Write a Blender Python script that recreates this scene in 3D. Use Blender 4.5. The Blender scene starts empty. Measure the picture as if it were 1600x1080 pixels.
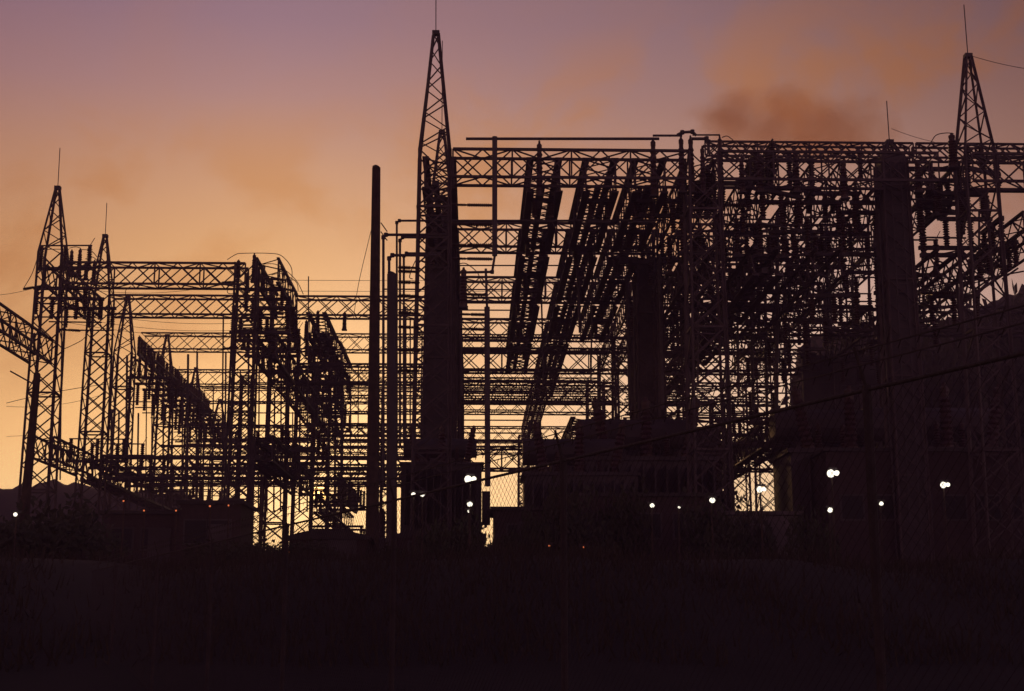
import bpy, math, random
from mathutils import Vector, Matrix, Quaternion
random.seed(7)
R = math.radians
sc = bpy.context.scene
col = sc.collection

# ------------------------------------------------------------------ camera
F = 2250.0                      # focal length in photograph pixels (1600 wide)
PITCH, YAW = R(11.5), R(1.497)
cam_d = bpy.data.cameras.new('camera'); cam = bpy.data.objects.new('camera', cam_d); col.objects.link(cam)
cam.location = (0, 0, 1.7)
cam.rotation_euler = (R(90) + PITCH, 0, -YAW)
cam_d.sensor_width = 36; cam_d.lens = 36 * F / 1600
cam_d.clip_start = 0.1; cam_d.clip_end = 6000
sc.camera = cam
CM = cam.rotation_euler.to_matrix()
def ray(px, py):
    return (CM @ Vector(((px - 800) / F, (540 - py) / F, -1))).normalized()
def at(px, py, Y):
    d = ray(px, py); return Vector((0, 0, 1.7)) + d * (Y / d.y)

# ------------------------------------------------------------------ sky, sun, exposure
sund = ray(500, 771)
SUN_EL = math.asin(sund.z); SUN_AZ = math.atan2(sund.x, sund.y)
world = bpy.data.worlds.new('World'); sc.world = world; world.use_nodes = True
wt = world.node_tree; wt.nodes.clear()
def N(t, **kw):
    n = wt.nodes.new(t)
    for k, v in kw.items(): setattr(n, k, v)
    return n
def L(a, b): wt.links.new(a, b)
def M_(op, a, b=None, c=None, clamp=False):
    n = N('ShaderNodeMath', operation=op); n.use_clamp = clamp
    for i, v in enumerate((a, b, c)):
        if v is None: continue
        if isinstance(v, (int, float)): n.inputs[i].default_value = v
        else: L(v, n.inputs[i])
    return n.outputs[0]
def RAMP(fac, stops, interp='LINEAR'):
    n = N('ShaderNodeValToRGB'); r = n.color_ramp; r.interpolation = interp
    while len(r.elements) < len(stops): r.elements.new(0.5)
    for e, (p, c) in zip(r.elements, stops):
        e.position = p; e.color = (*c, 1) if len(c) == 3 else c
    L(fac, n.inputs[0]); return n.outputs[0]
def MIX(f, a, b, mode='MIX'):
    n = N('ShaderNodeMix', data_type='RGBA', blend_type=mode)
    for s, v in ((n.inputs[0], f), (n.inputs[6], a), (n.inputs[7], b)):
        if isinstance(v, (int, float)): s.default_value = v
        elif isinstance(v, tuple): s.default_value = (*v, 1)
        else: L(v, s)
    return n.outputs[2]
def s2l(r, g, b):
    f = lambda v: (v / 255 / 12.92) if v <= 10 else ((v / 255 + .055) / 1.055) ** 2.4
    return (f(r), f(g), f(b))
tc = N('ShaderNodeTexCoord')
nrm = N('ShaderNodeVectorMath', operation='NORMALIZE'); L(tc.outputs['Generated'], nrm.inputs[0])
D = nrm.outputs[0]
sep = N('ShaderNodeSeparateXYZ'); L(D, sep.inputs[0])
elev = M_('MULTIPLY', M_('ARCSINE', sep.outputs[2]), 180 / math.pi)          # degrees above the horizon
azim = M_('MULTIPLY', M_('ARCTAN2', sep.outputs[0], sep.outputs[1]), 180 / math.pi)
dot = N('ShaderNodeVectorMath', operation='DOT_PRODUCT'); L(D, dot.inputs[0]); dot.inputs[1].default_value = tuple(sund)
ang = M_('MULTIPLY', M_('ARCCOSINE', M_('MINIMUM', dot.outputs['Value'], 0.9999999)), 180 / math.pi)
# clear sky by elevation: cream low down, tan, then mauve
e01 = M_('DIVIDE', elev, 40, clamp=True)
base = RAMP(e01, [(0.0, (1.5, 1.05, .46)), (0.12, (1.35, .90, .38)), (0.19, (1.05, .61, .25)), (0.29, s2l(216, 164, 112)),
                  (0.38, s2l(200, 148, 108)), (0.46, s2l(184, 136, 116)), (0.53, s2l(162, 124, 132)), (0.60, s2l(144, 114, 136)), (1.0, s2l(92, 80, 112))])
# to the right of the sun the low sky is pinker and paler
azr = M_('DIVIDE', M_('SUBTRACT', azim, -8), 22, clamp=True)
right = RAMP(e01, [(0.0, (1.5, 1.05, .58)), (0.12, (1.35, .95, .54)), (0.24, (.98, .68, .51)), (0.34, s2l(216, 180, 168)),
                   (0.44, s2l(184, 142, 128)), (0.52, s2l(162, 124, 120)), (0.60, s2l(142, 112, 122)), (1.0, s2l(84, 74, 96))])
sky = MIX(azr, base, right)
# thin smoke veils: warm brown patches over the mauve
mp = N('ShaderNodeMapping'); L(D, mp.inputs[0]); mp.inputs['Scale'].default_value = (1, 1, 1.2); mp.inputs['Location'].default_value = (5.1, 2.2, 0.9)
nz = N('ShaderNodeTexNoise'); L(mp.outputs[0], nz.inputs[0])
nz.inputs['Scale'].default_value = 9.5; nz.inputs['Detail'].default_value = 7; nz.inputs['Roughness'].default_value = .56; nz.inputs['Distortion'].default_value = .35
veil = RAMP(nz.outputs[0], [(0.40, (0, 0, 0)), (0.61, (1, 1, 1))], 'EASE')
vband = RAMP(M_('SUBTRACT', e01, M_('MULTIPLY', azr, .13)), [(0.2, (0, 0, 0)), (0.30, (1, 1, 1)), (0.43, (.95,) * 3), (0.52, (.12,) * 3)])
vm = M_('MULTIPLY', M_('MULTIPLY', veil, vband), .72)
sky = MIX(vm, sky, s2l(180, 116, 72))
# aureole round the sun, and the sky dimming away from it
glow = M_('POWER', 2.71828, M_('MULTIPLY', ang, -1 / 4.6))
sky = MIX(M_('MULTIPLY', glow, .92), sky, (2.1, 1.34, .62))
sky = MIX(M_('MULTIPLY', M_('DIVIDE', M_('SUBTRACT', -9, azim), 14, clamp=True), .55), sky, (.80, .72, .74), 'MULTIPLY')
dim = RAMP(M_('DIVIDE', ang, 180), [(0.0, (1.0,) * 3), (0.07, (1.0,) * 3), (0.13, (.86, .82, .80)), (0.19, (.50, .42, .42)), (0.35, (.52, .44, .58)), (1.0, (.42, .30, .58))])
sky = MIX(1.0, sky, dim, 'MULTIPLY')
# below the horizon: dark land
sky = MIX(M_('LESS_THAN', elev, -0.3), sky, (.01, .008, .01))
disc = M_('LESS_THAN', ang, .30)
sky = MIX(disc, sky, (9.0, 4.4, 1.3))
bg = N('ShaderNodeBackground'); L(sky, bg.inputs[0]); bg.inputs[1].default_value = 1.0
nis = N('ShaderNodeTexSky', sky_type='NISHITA'); nis.sun_disc = False
nis.sun_elevation = SUN_EL; nis.sun_rotation = SUN_AZ; nis.dust_density = 6; nis.air_density = 2
bg2 = N('ShaderNodeBackground'); L(nis.outputs[0], bg2.inputs[0]); bg2.inputs[1].default_value = 0.006
add = N('ShaderNodeAddShader'); L(bg.outputs[0], add.inputs[0]); L(bg2.outputs[0], add.inputs[1])
wo = N('ShaderNodeOutputWorld'); L(add.outputs[0], wo.inputs[0])

sd = bpy.data.lights.new('sun', 'SUN'); sd.energy = .6; sd.angle = R(.53); sd.color = (1, .52, .22)
sun = bpy.data.objects.new('sun', sd); col.objects.link(sun)
sun.rotation_euler = sund.to_track_quat('Z', 'Y').to_euler()

sc.view_settings.view_transform = 'Standard'; sc.view_settings.look = 'None'
sc.view_settings.exposure = 0; sc.view_settings.gamma = 1; sc.view_settings.use_curve_mapping = False
sc.cycles.max_bounces = 4; sc.cycles.diffuse_bounces = 2; sc.cycles.glossy_bounces = 2

# ------------------------------------------------------------------ materials
def mat(name, c1, c2=None, rough=.6, metal=0.0, scale=3.0, bump=0.0, emit=None):
    m = bpy.data.materials.new(name); m.use_nodes = True; t = m.node_tree; b = t.nodes['Principled BSDF']
    b.inputs['Roughness'].default_value = rough; b.inputs['Metallic'].default_value = metal
    c2 = c2 or tuple(v * .6 for v in c1)
    co = t.nodes.new('ShaderNodeNewGeometry')
    nz = t.nodes.new('ShaderNodeTexNoise'); nz.inputs['Scale'].default_value = scale; nz.inputs['Detail'].default_value = 5
    t.links.new(co.outputs['Position'], nz.inputs[0])
    r = t.nodes.new('ShaderNodeValToRGB'); r.color_ramp.elements[0].position = .35; r.color_ramp.elements[1].position = .68
    r.color_ramp.elements[0].color = (*c2, 1); r.color_ramp.elements[1].color = (*c1, 1)
    t.links.new(nz.outputs[0], r.inputs[0]); t.links.new(r.outputs[0], b.inputs['Base Color'])
    if bump:
        bp = t.nodes.new('ShaderNodeBump'); bp.inputs['Strength'].default_value = bump
        t.links.new(nz.outputs[0], bp.inputs['Height']); t.links.new(bp.outputs[0], b.inputs['Normal'])
    if emit:
        b.inputs['Emission Color'].default_value = (*emit[0], 1); b.inputs['Emission Strength'].default_value = emit[1]
    return m
STEEL = mat('weathered_steel', (.10, .08, .085), (.06, .045, .045), .75, 0, 2.5)
STEEL2 = mat('painted_steel', (.075, .065, .075), (.045, .038, .04), .7, 0, 1.2)
PIPE = mat('bus_aluminium', (.12, .11, .115), (.08, .07, .075), .7, .2, 4)
PORC = mat('brown_porcelain', (.07, .032, .025), (.045, .022, .018), .45, 0, 6)
WIRE = mat('wire', (.1, .09, .09), (.06, .05, .05), .7, .3, 8)
WOOD = mat('creosoted_wood', (.075, .05, .038), (.035, .024, .02), .9, 0, 5, .4)
CONC = mat('concrete', (.12, .105, .11), (.075, .065, .068), .9, 0, 1.5, .3)
BRICK = mat('dark_brick', (.06, .04, .04), (.04, .028, .028), .9, 0, 6, .3)
ROOF = mat('roof_felt', (.06, .055, .055), (.04, .035, .035), .95, 0, 2, .2)
GLASS = mat('window_glass', (.012, .012, .014), (.009, .009, .012), .75, 0, 1)
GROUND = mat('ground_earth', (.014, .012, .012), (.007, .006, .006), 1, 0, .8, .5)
HILL = mat('hill_scrub', (.04, .036, .024), (.024, .022, .016), 1, 0, .15, .3)
LEAF = mat('foliage', (.05, .055, .028), (.03, .034, .018), .9, 0, 3)
BARK = mat('bark', (.06, .045, .035), (.03, .022, .018), .95, 0, 5, .4)
LAMP = mat('lamp_lens', (.8, .8, .75), (.7, .7, .65), .4, 0, 2, 0, ((1.0, .93, .74), 1.7))
LAMPR = mat('sodium_lens', (.8, .5, .3), (.7, .4, .25), .4, 0, 2, 0, ((1.0, .22, .06), .75))

# ------------------------------------------------------------------ helpers
def tag(o, label=None, cat=None, group=None, kind=None):
    if label: o['label'] = label
    if cat: o['category'] = cat
    if group: o['group'] = group
    if kind: o['kind'] = kind
    return o
def thing(name, loc, label, cat, group=None, rz=0):
    o = bpy.data.objects.new(name, None); o.empty_display_size = .3; col.objects.link(o)
    o.location = loc; o.rotation_euler = (0, 0, rz)
    return tag(o, label, cat, group)
class MB:
    def __init__(s): s.v = []; s.f = []
    def add(s, vs, fs):
        n = len(s.v); s.v += [tuple(v) for v in vs]; s.f += [tuple(i + n for i in f) for f in fs]; return s
    def box(s, a, b):
        (x0, y0, z0), (x1, y1, z1) = a, b
        return s.add([(x0, y0, z0), (x1, y0, z0), (x1, y1, z0), (x0, y1, z0), (x0, y0, z1), (x1, y0, z1), (x1, y1, z1), (x0, y1, z1)],
                     [(0, 3, 2, 1), (4, 5, 6, 7), (0, 1, 5, 4), (1, 2, 6, 5), (2, 3, 7, 6), (3, 0, 4, 7)])
    def bar(s, a, b, w, n=4, w2=None, caps=False):
        a, b = Vector(a), Vector(b); d = b - a
        if d.length < 1e-6: return s
        q = d.to_track_quat('Z', 'Y'); w2 = w if w2 is None else w2; vs = []
        for p, ww in ((a, w), (b, w2)):
            for k in range(n):
                t = 2 * math.pi * (k + .5) / n; r = ww / 2 * (1.414 if n == 4 else 1)
                vs.append(p + q @ Vector((math.cos(t) * r, math.sin(t) * r, 0)))
        fs = [(k, (k + 1) % n, n + (k + 1) % n, n + k) for k in range(n)]
        if caps: fs += [tuple(range(n))[::-1], tuple(range(n, 2 * n))]
        return s.add(vs, fs)
    def tube(s, pts, w, n=6):
        for a, b in zip(pts, pts[1:]): s.bar(a, b, w, n, caps=True)
        return s
    def lathe(s, prof, n=10, o=(0, 0, 0)):
        vs = []; m = len(prof)
        for r, z in prof:
            for k in range(n):
                t = 2 * math.pi * k / n; vs.append((o[0] + r * math.cos(t), o[1] + r * math.sin(t), o[2] + z))
        fs = [(i * n + k, i * n + (k + 1) % n, (i + 1) * n + (k + 1) % n, (i + 1) * n + k) for i in range(m - 1) for k in range(n)]
        fs += [tuple(range(n))[::-1], tuple(range((m - 1) * n, m * n))]
        return s.add(vs, fs)
    def mesh(s, name, m, smooth=False):
        me = bpy.data.meshes.new(name); me.from_pydata(s.v, [], s.f); me.materials.append(m)
        if smooth: me.polygons.foreach_set('use_smooth', [True] * len(me.polygons))
        me.update(); return me
    def build(s, name, m, parent=None, smooth=False):
        o = bpy.data.objects.new(name, s.mesh(name, m, smooth)); col.objects.link(o)
        if parent: o.parent = parent
        return o
def obj(name, me, parent=None, loc=(0, 0, 0), q=None, s=(1, 1, 1)):
    o = bpy.data.objects.new(name, me); col.objects.link(o); o.location = loc
    if q is not None: o.rotation_mode = 'QUATERNION'; o.rotation_quaternion = q
    o.scale = s
    if parent: o.parent = parent
    return o
# one unit angle section (an L in plan), shared by every steel member
t_ = .22
Lp = [(-.5, -.5), (.5, -.5), (.5, -.5 + t_), (-.5 + t_, -.5 + t_), (-.5 + t_, .5), (-.5, .5)]
ANGLE = MB().add([(x, y, z) for z in (0, 1) for x, y in Lp],
                 [(k, (k + 1) % 6, 6 + (k + 1) % 6, 6 + k) for k in range(6)] + [(5, 4, 3, 2, 1, 0), (6, 7, 8, 9, 10, 11)]).mesh('angle_section', STEEL)
ROD = MB().bar((0, 0, 0), (0, 0, 1), 1, 8, caps=True).mesh('round_section', PIPE)
BOX = MB().box((-.5, -.5, 0), (.5, .5, 1)).mesh('box_section', STEEL2)
BXL = MB().box((0, -.5, -.5), (1, .5, .5)).mesh('plate_section', STEEL2)
def member(parent, name, a, b, w, me=None, w2=None):
    a, b = Vector(a), Vector(b); d = b - a
    return obj(name, me or ANGLE, parent, a, d.to_track_quat('Z', 'Y'), (w, w2 or w, d.length))
def zig(P0, P1, Q0, Q1, n, ph=0):
    """zigzag lacing between edge P0-P1 and edge Q0-Q1"""
    out = []
    for i in range(n):
        a, b = i / n, (i + 1) / n
        if (i + ph) % 2 == 0: out.append((P0.lerp(P1, a), Q0.lerp(Q1, b)))
        else: out.append((Q0.lerp(Q1, a), P0.lerp(P1, b)))
    return out
ZG = 3.6      # yard level
NEAR = 71     # members are separate objects up to this depth
def lacing(root, segs, w, near, name='brace'):
    if near:
        for a, b in segs: member(root, name, a, b, w)
    else:
        mb = MB()
        for a, b in segs: mb.bar(a, b, w)
        o = mb.build('lacing', STEEL, root); o['kind'] = 'stuff'

# --------------------------------------------------------------- insulators
def shed_prof(h, r, n, rc=None):
    rc = rc or r * .55; p = [(rc * 1.3, 0), (rc * 1.3, h * .06)]
    for i in range(n):
        z = h * (.08 + .84 * i / n); dz = h * .84 / n
        p += [(rc, z), (r, z + dz * .35), (rc, z + dz * .8)]
    return p + [(rc * 1.25, h * .93), (rc * 1.25, h)]
INS = MB().lathe(shed_prof(1.0, .5, 10), 8).mesh('insulator_stack', PORC)       # unit: height 1, diameter 1
BUSH = MB().lathe([(.45, 0), (.45, .08)] + [q for i in range(9) for q in ((.5 - .008 * i, .10 + .08 * i), (.36 - .008 * i, .145 + .08 * i))] + [(.30, .84), (.34, .86), (.34, .92), (.16, .95), (.12, 1)], 8).mesh('bushing', PORC)
TANK = MB().lathe([(.42, 0), (.5, .04), (.5, .96), (.42, 1)], 14).mesh('tank', STEEL2, False)
def insulator(parent, p, h, d, name='insulator'):
    return obj(name, INS, parent, p, None, (d, d, h))
def ins_between(parent, a, b, d, name='insulator'):
    a, b = Vector(a), Vector(b)
    return obj(name, INS, parent, a, (b - a).to_track_quat('Z', 'Y'), (d, d, (b - a).length))

# ------------------------------------------------------------------ ground and hills
def ground_z(x, y):
    t = min(1, max(0, (y - 13) / 22)); t = t * t * (3 - 2 * t)
    crest = ZG - .1 + .1 * math.sin(x * .37 + 1) + .09 * math.sin(x * 1.1) + .05 * math.sin(x * 2.7)
    if y > 45: crest = ZG
    return crest * t + (0.05 * math.sin(x * .9) * math.sin(y * .7) if y < 45 else 0)
xs = [-290, -200, -120, -80, -60, -40] + [-30 + i * 1.2 for i in range(51)] + [40, 60, 80, 120, 200, 290]
ys = [-100, -60, -10] + [i * 1.6 for i in range(29)] + [48, 55, 80, 120, 200, 290]
g = MB(); g.add([(x, y, ground_z(x, y)) for y in ys for x in xs],
                [(j * len(xs) + i, j * len(xs) + i + 1, (j + 1) * len(xs) + i + 1, (j + 1) * len(xs) + i) for j in range(len(ys) - 1) for i in range(len(xs) - 1)])
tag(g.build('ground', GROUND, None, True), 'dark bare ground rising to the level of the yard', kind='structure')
def ridge(name, prof, Y, depth, label):
    """a hill whose skyline runs through the given points"""
    m = MB(); cols = []
    pts = []
    for (x0, y0), (x1, y1) in zip(prof, prof[1:]):
        n = max(1, int(abs(x1 - x0) / 12))
        for i in range(n):
            t = i / n; t2 = t * t * (3 - 2 * t)
            pts.append((x0 + (x1 - x0) * t, y0 + (y1 - y0) * t2 + random.uniform(-1.2, 1.2)))
    pts.append(prof[-1])
    rows = [(-1, 0), (-.7, .35), (-.4, .72), (-.15, .95), (0, 1), (.3, .8), (1, .0)]
    for px, py in pts:
        p = at(px, py, Y)
        for k, (dy, f) in enumerate(rows):
            z = ZG - .5 + (p.z - ZG + .5) * (f + (random.uniform(-.03, .03) if 0 < k < 4 else 0))
            m.v.append((p.x * (1 + dy * depth / Y), Y + dy * depth, z))
    nr = len(rows)
    m.f = [(i * nr + k, (i + 1) * nr + k, (i + 1) * nr + k + 1, i * nr + k + 1) for i in range(len(pts) - 1) for k in range(nr - 1)]
    return tag(m.build(name, HILL, None, True), label, kind='structure')
ridge('hill', [(-900, 800), (-300, 775), (-60, 768), (30, 764), (85, 757), (130, 760), (190, 768), (260, 772), (330, 782), (372, 830), (385, 900), (400, 960)], 130, 45, 'low dark hill on the left behind the yard')
ridge('hillside', [(1222, 960), (1236, 640), (1246, 545), (1290, 518), (1380, 508), (1440, 512), (1480, 503), (1512, 490), (1560, 470), (1610, 452), (1800, 440), (2100, 450), (2300, 460)], 112, 30, 'dark hillside rising on the right behind the yard')

# ------------------------------------------------------------------ lattice structures
ZT, ZM, ZL = 18.3, 14.9, 10.3
ORD = ['first', 'second', 'third', 'fourth', 'fifth', 'sixth', 'seventh', 'eighth', 'ninth', 'tenth', 'eleventh', 'twelfth']
LINES = {-18.5: 'outer left', -9.5: 'inner left', -1.3: 'central', 7.9: 'right middle', 16.7: 'far right', 2.35: 'leftmost slanting', 4.3: 'second slanting', 6.0: 'third slanting',
         10.2: 'fourth slanting', 12.4: 'fifth slanting', 14.5: 'sixth slanting', -13.6: 'left between', 25.5: 'off-frame right', -5.6: 'left of centre'}
def ln(x): return LINES.get(x, 'outer')

def tower(X, Y, w, label, top=ZT, peak=3.4, whip=2.0, plate=False, group='lattice towers of the yard'):
    near = Y <= NEAR
    r = thing('lattice_tower', (X, Y, ZG), label, 'tower', group)
    H = top - ZG; wb = w * 1.22 / 2; wt = w / 2
    B = [Vector((sx * wb, sy * wb, .1)) for sx, sy in ((-1, -1), (1, -1), (1, 1), (-1, 1))]
    T = [Vector((sx * wt, sy * wt, H)) for sx, sy in ((-1, -1), (1, -1), (1, 1), (-1, 1))]
    for a, b in zip(B, T): member(r, 'leg', a, b, .105)
    n = int(H / (w * .95))
    segs = []
    for k in range(4):
        segs += zig(B[k], T[k], B[(k + 1) % 4], T[(k + 1) % 4], n, k // 2 if k != 1 else 1)
        if k in (0, 2): segs += zig(B[(k + 1) % 4], T[(k + 1) % 4], B[k], T[k], n, k // 2)[::1]
    lacing(r, segs, .05, near)
    ring = []
    for i in range(0, n + 1, 4):
        t = i / n
        for k in range(4): ring.append((B[k].lerp(T[k], t), B[(k + 1) % 4].lerp(T[(k + 1) % 4], t)))
    if near:
        for a, b in ring: member(r, 'strut', a, b, .075)
    else:
        mb = MB(); [mb.bar(a, b, .07) for a, b in ring]; mb.build('strut', STEEL, r)['kind'] = 'stuff'
    for b in B:
        obj('footing', BOX, r, (b.x, b.y, -.25), None, (.45, .45, .4))
    if peak:
        a = .09; Z1 = H + peak
        P = [Vector((sx * a, sy * a, Z1)) for sx, sy in ((-1, -1), (1, -1), (1, 1), (-1, 1))]
        for p, q in zip(T, P): member(r, 'peak_leg', p, q, .085)
        segs = []
        m = max(4, int(peak / .5))
        for k in range(4): segs += zig(T[k], P[k], T[(k + 1) % 4], P[(k + 1) % 4], m, k % 2)
        if near:
            for p, q in segs: member(r, 'peak_brace', p, q, .04)
        else:
            mb = MB(); [mb.bar(p, q, .04) for p, q in segs]; mb.build('peak_lacing', STEEL, r)['kind'] = 'stuff'
        obj('peak_cap', BOX, r, (0, 0, Z1 - .04), None, (.26, .26, .14))
        if whip: member(r, 'lightning_rod', (0, 0, Z1), (-.02, 0, Z1 + whip), .035, ROD)
    if plate:
        obj('web_plate', BOX, r, (0, 0, .2), None, (w * .98, w * .9, H + .1))
        m = MB()
        for x in (-.18, .18): m.bar((x, -w / 2 - .12, 0), (x, -w / 2 - .12, H), .04)
        for k in range(int(H / .32)): m.bar((-.18, -w / 2 - .12, .3 + .32 * k), (.18, -w / 2 - .12, .3 + .32 * k), .025)
        m.build('ladder', STEEL2, r)
        for k in range(7):
            z = random.uniform(1, H - 1); sx = random.choice((-1, 1))
            member(r, 'bracket', (sx * w * .45, 0, z), (sx * (w * .5 + random.uniform(.15, .45)), 0, z + random.uniform(-.1, .2)), .08)
        for x in (-.62, .6): member(r, 'conduit', (x * w, -.1, 0), (x * w, -.1, H * random.uniform(.6, .95)), .06, ROD)
    return r

def girder(a, b, w, h, label, near=None, name='lattice_girder', group=None, tray=False, cw=.09, bw=.045):
    """box truss from a to b (centre line of the top face)"""
    a, b = Vector(a), Vector(b); d = b - a; L_ = d.length; u = d.normalized(); s = Vector((-u.y, u.x, 0))
    near = (min(a.y, b.y) < NEAR - 3) if near is None else near
    if min(a.y, b.y) > 76: cw, bw = min(cw, .075), .034
    r = thing(name, a, label, 'girder', group)
    e = {}
    for i, (sy, sz) in enumerate(((-1, 0), (1, 0), (1, -1), (-1, -1))):
        off = s * (sy * w / 2) + Vector((0, 0, sz * h)); e[i] = (off, off + d)
        member(r, 'chord', off, off + d, cw)
    n = max(3, round(L_ / (h * (.8 if tray > .5 else 1.05))))
    segs = []
    for k in range(4):
        j = (k + 1) % 4; segs += zig(e[k][0], e[k][1], e[j][0], e[j][1], n, k % 2)
        if k in ((0, 2) if tray > .5 else (1, 3)): segs += zig(e[j][0], e[j][1], e[k][0], e[k][1], n, k % 2)
    posts = [(e[0][0].lerp(e[0][1], t), e[3][0].lerp(e[3][1], t)) for t in (0, .25, .5, .75, 1)] + [(e[1][0].lerp(e[1][1], t), e[2][0].lerp(e[2][1], t)) for t in (0, .25, .5, .75, 1)]
    lacing(r, segs, bw, near)
    lacing(r, posts, bw * 1.3, near, 'post') if near else None
    if tray:
        q = Quaternion((0, 0, 1), math.atan2(u.y, u.x))
        for sy in (-1, 1):
            for z in (.06, -h - .06): obj('flange_plate', BXL, r, s * (sy * (w / 2 - .02)) + Vector((0, 0, z)), q, (L_, .26 * tray, .06))
        if tray > .5: obj('cable_conduit', BXL, r, s * .1 + Vector((0, 0, -h + .1)), q, (L_, .2, .2))
    return r

# ---- towers: (line X, depth Y)
TOW = []; ZF4 = 17.2
def T_(X, Y, w, lab, **k): TOW.append(tower(X, Y, w, lab, **k))
T_(at(83, 405, 62).x, 62, 1.05, 'tall lattice tower nearest the left edge with a long lightning rod', peak=3.05, whip=1.9)
T_(at(159, 463, 70).x, 70, 1.02, 'second lattice tower from the left with a pointed peak and thin rod', peak=3.1, whip=1.75)
T_(at(195, 555, 79).x, 79, 1.0, 'lattice tower with bare peak just right of the second left tower', peak=3.2, whip=0, top=ZF4)
T_(-19.1, 88, .95, 'fourth lattice tower of the receding left line, peak without rod', peak=2.9, whip=0, top=ZF4)
T_(-19.0, 97, .95, 'fifth lattice tower of the receding left line, small peak', peak=2.5, whip=0, top=ZF4)
T_(-18.9, 106, .95, 'farthest lattice tower of the receding left line', peak=1.8, whip=0, top=ZF4)
T_(at(387, 405, 62).x, 62, .95, 'flat topped lattice tower under the left end bushings, near the bus jumper loops', peak=0, top=17.9)
T_(at(440, 463, 70).x, 70, .9, 'flat topped lattice tower left of the wooden pole where the long cross girder meets', peak=0)
for i, Y in enumerate((79, 88, 97)): T_(-9.4, Y, .9, f'{ORD[i+2]} flat topped tower back in the line left of the wooden pole', peak=0)
T_(at(679, 240, 48).x, 48, 1.07, 'tallest lattice tower right of the wooden pole with the highest peak', peak=4.45, whip=2.2)
T_(at(689, 357, 57).x, 57, 1.15, 'dark braced tower just behind the tallest one with a long thin rod', peak=4.0, whip=4.1, plate=True)
T_(at(1012, 440, 58).x, 58, .98, 'solid dark column right of the third slanting girder', top=at(1012, 425, 58).z, peak=0, plate=True)
for i, Y in enumerate((66, 75, 84, 93)): T_(-1.3, Y, 1.05, f'{ORD[i+2]} tower back in the line behind the tallest tower', peak=0)
T_(7.9, 48, 1.05, 'flat topped tower below the raised bus bend in the right block', peak=0)
for i, Y in enumerate((57, 66, 75, 84, 93)): T_(7.9, Y, 1.05, f'{ORD[i+1]} tower back in the line below the raised bus bend', peak=0)
T_(at(1522, 232, 48).x, 48, 1.07, 'right lattice tower with tall peak near the right edge of the frame', peak=3.8, whip=2.0)
T_(at(1394, 300, 48.9).x, 48.9, .88, 'solid dark column with a short peak and leaning rod in the right block', peak=.85, whip=1.6, plate=True)
T_(at(1394, 357, 57).x, 57, 1.15, 'open lattice tower standing behind the solid dark column', peak=0)
for i, Y in enumerate((66, 75, 84, 93)): T_(17.2, Y, 1.05, f'{ORD[i+2]} tower back in the line behind the right peaked tower', peak=0)
for i, Y in enumerate((70, 79, 88)): T_(21.5, Y, 1.0, f'{ORD[i]} bare tower on the hillside side at the right edge', top=16.5, peak=0)
for i, (X, Y) in enumerate(((-14, 84), (-14, 93), (-5.4, 79), (-5.4, 88), (-12, 75), (3.3, 79), (3.3, 97), (12.3, 72), (12.3, 88))):
    T_(X, Y, .6, f'slim low support tower, {ORD[i]} of those standing between the main lines', top=13.5 if i % 2 else 15.2, peak=0, group='slim support towers')

# ---- cross girders (left to right), by row
def rowname(Y): return f'about {int(Y)} metres out'
def cross(x0, x1, Y, z, label, w=1.0, h=1.0, **k): return girder((x0, Y, z), (x1, Y, z), w, h, label, **k)
cross(-18.0, -10.1, 62, 17.85, 'near cross girder at left between the first tower and the bushing tower', .9, .95, group='cross girders')
cross(-18.0, -9.9, 70, ZT, 'long cross girder at left ending at the second flat topped tower', .85, .95, group='cross girders')
cross(-8.9, -1.8, 70, ZT, 'cross girder passing behind the wooden pole', .85, .95, group='cross girders')
cross(-18.0, -9.9, 70, ZL, 'low cross girder leaving the second left tower', .8, 1.0, group='cross girders')
cross(-8.9, -1.8, 70, ZL, 'low cross girder behind the foot of the wooden pole', .8, 1.0, group='cross girders')
cross(-8.9, -1.8, 70, ZM, 'middle height cross girder behind the wooden pole', .8, .9, group='cross girders')
for i, Y in enumerate((79, 88, 97, 106)):
    for z, zn in ((ZT, 'top'), (ZM, 'middle'), (ZL, 'low')):
        if Y == 106 and z != ZL: continue
        for x0, x1, sn in ((-18.5, -9.9, 'left'), (-8.9, -1.8, 'centre left'), (-.8, 7.4, 'centre right'), (8.4, 16.2, 'right')):
            if Y == 106 or (Y == 97 and z == ZL): continue
            if z == ZL and x0 > -1: continue
            if z == ZM and x0 > 8 and Y > 80: continue
            if z == ZM and x0 == -18.5 and Y == 79: continue
            cross(x0, x1, Y + (.4 if z == ZM else 0), z - (.4 if Y == 88 else -.5 if (Y == 79 and z == ZL) else 0) + (2.0 if Y == 88 and z == ZL else 0), f'{zn} cross girder of the {ORD[i]} far row, {sn} bay', .9, .9, near=False, group='far cross girders')
for i, Y in enumerate((48, 57, 66, 75)):
    for z, zn in ((ZT, 'top'), (ZM, 'middle'), (ZL, 'low')):
        for x0, x1, sn in ((-.8, 7.4, 'left'), (8.4, 16.1, 'right')):
            if z == ZL and Y == 48: continue
            if z == ZM and Y < 66 and x0 < 0: continue
            if z == ZM and Y == 48: continue
            if z == ZL and (Y == 57 and x0 < 0 or Y == 75): continue
            cross(x0, x1, Y, z, f'{zn} cross girder of the {ORD[i]} row in the right block, {sn} bay', 1.0, 1.0, group='right block cross girders')
for i, (Y, z) in enumerate(((84, 12.7), (93, 12.7), (75, 12.7))):
    for x0, x1, sn in ((-18.3, -10, 'left'), (-8.9, -1.8, 'centre left')):
        if Y == 75 and x0 < -10: continue
        cross(x0, x1, Y, z, f'slim intermediate cross girder, {["nearer far row", "farthest row", "row just behind the inner left towers"][i]}, {sn} bay', .6, .6, near=False, group='slim intermediate cross girders', cw=.07)
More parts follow.
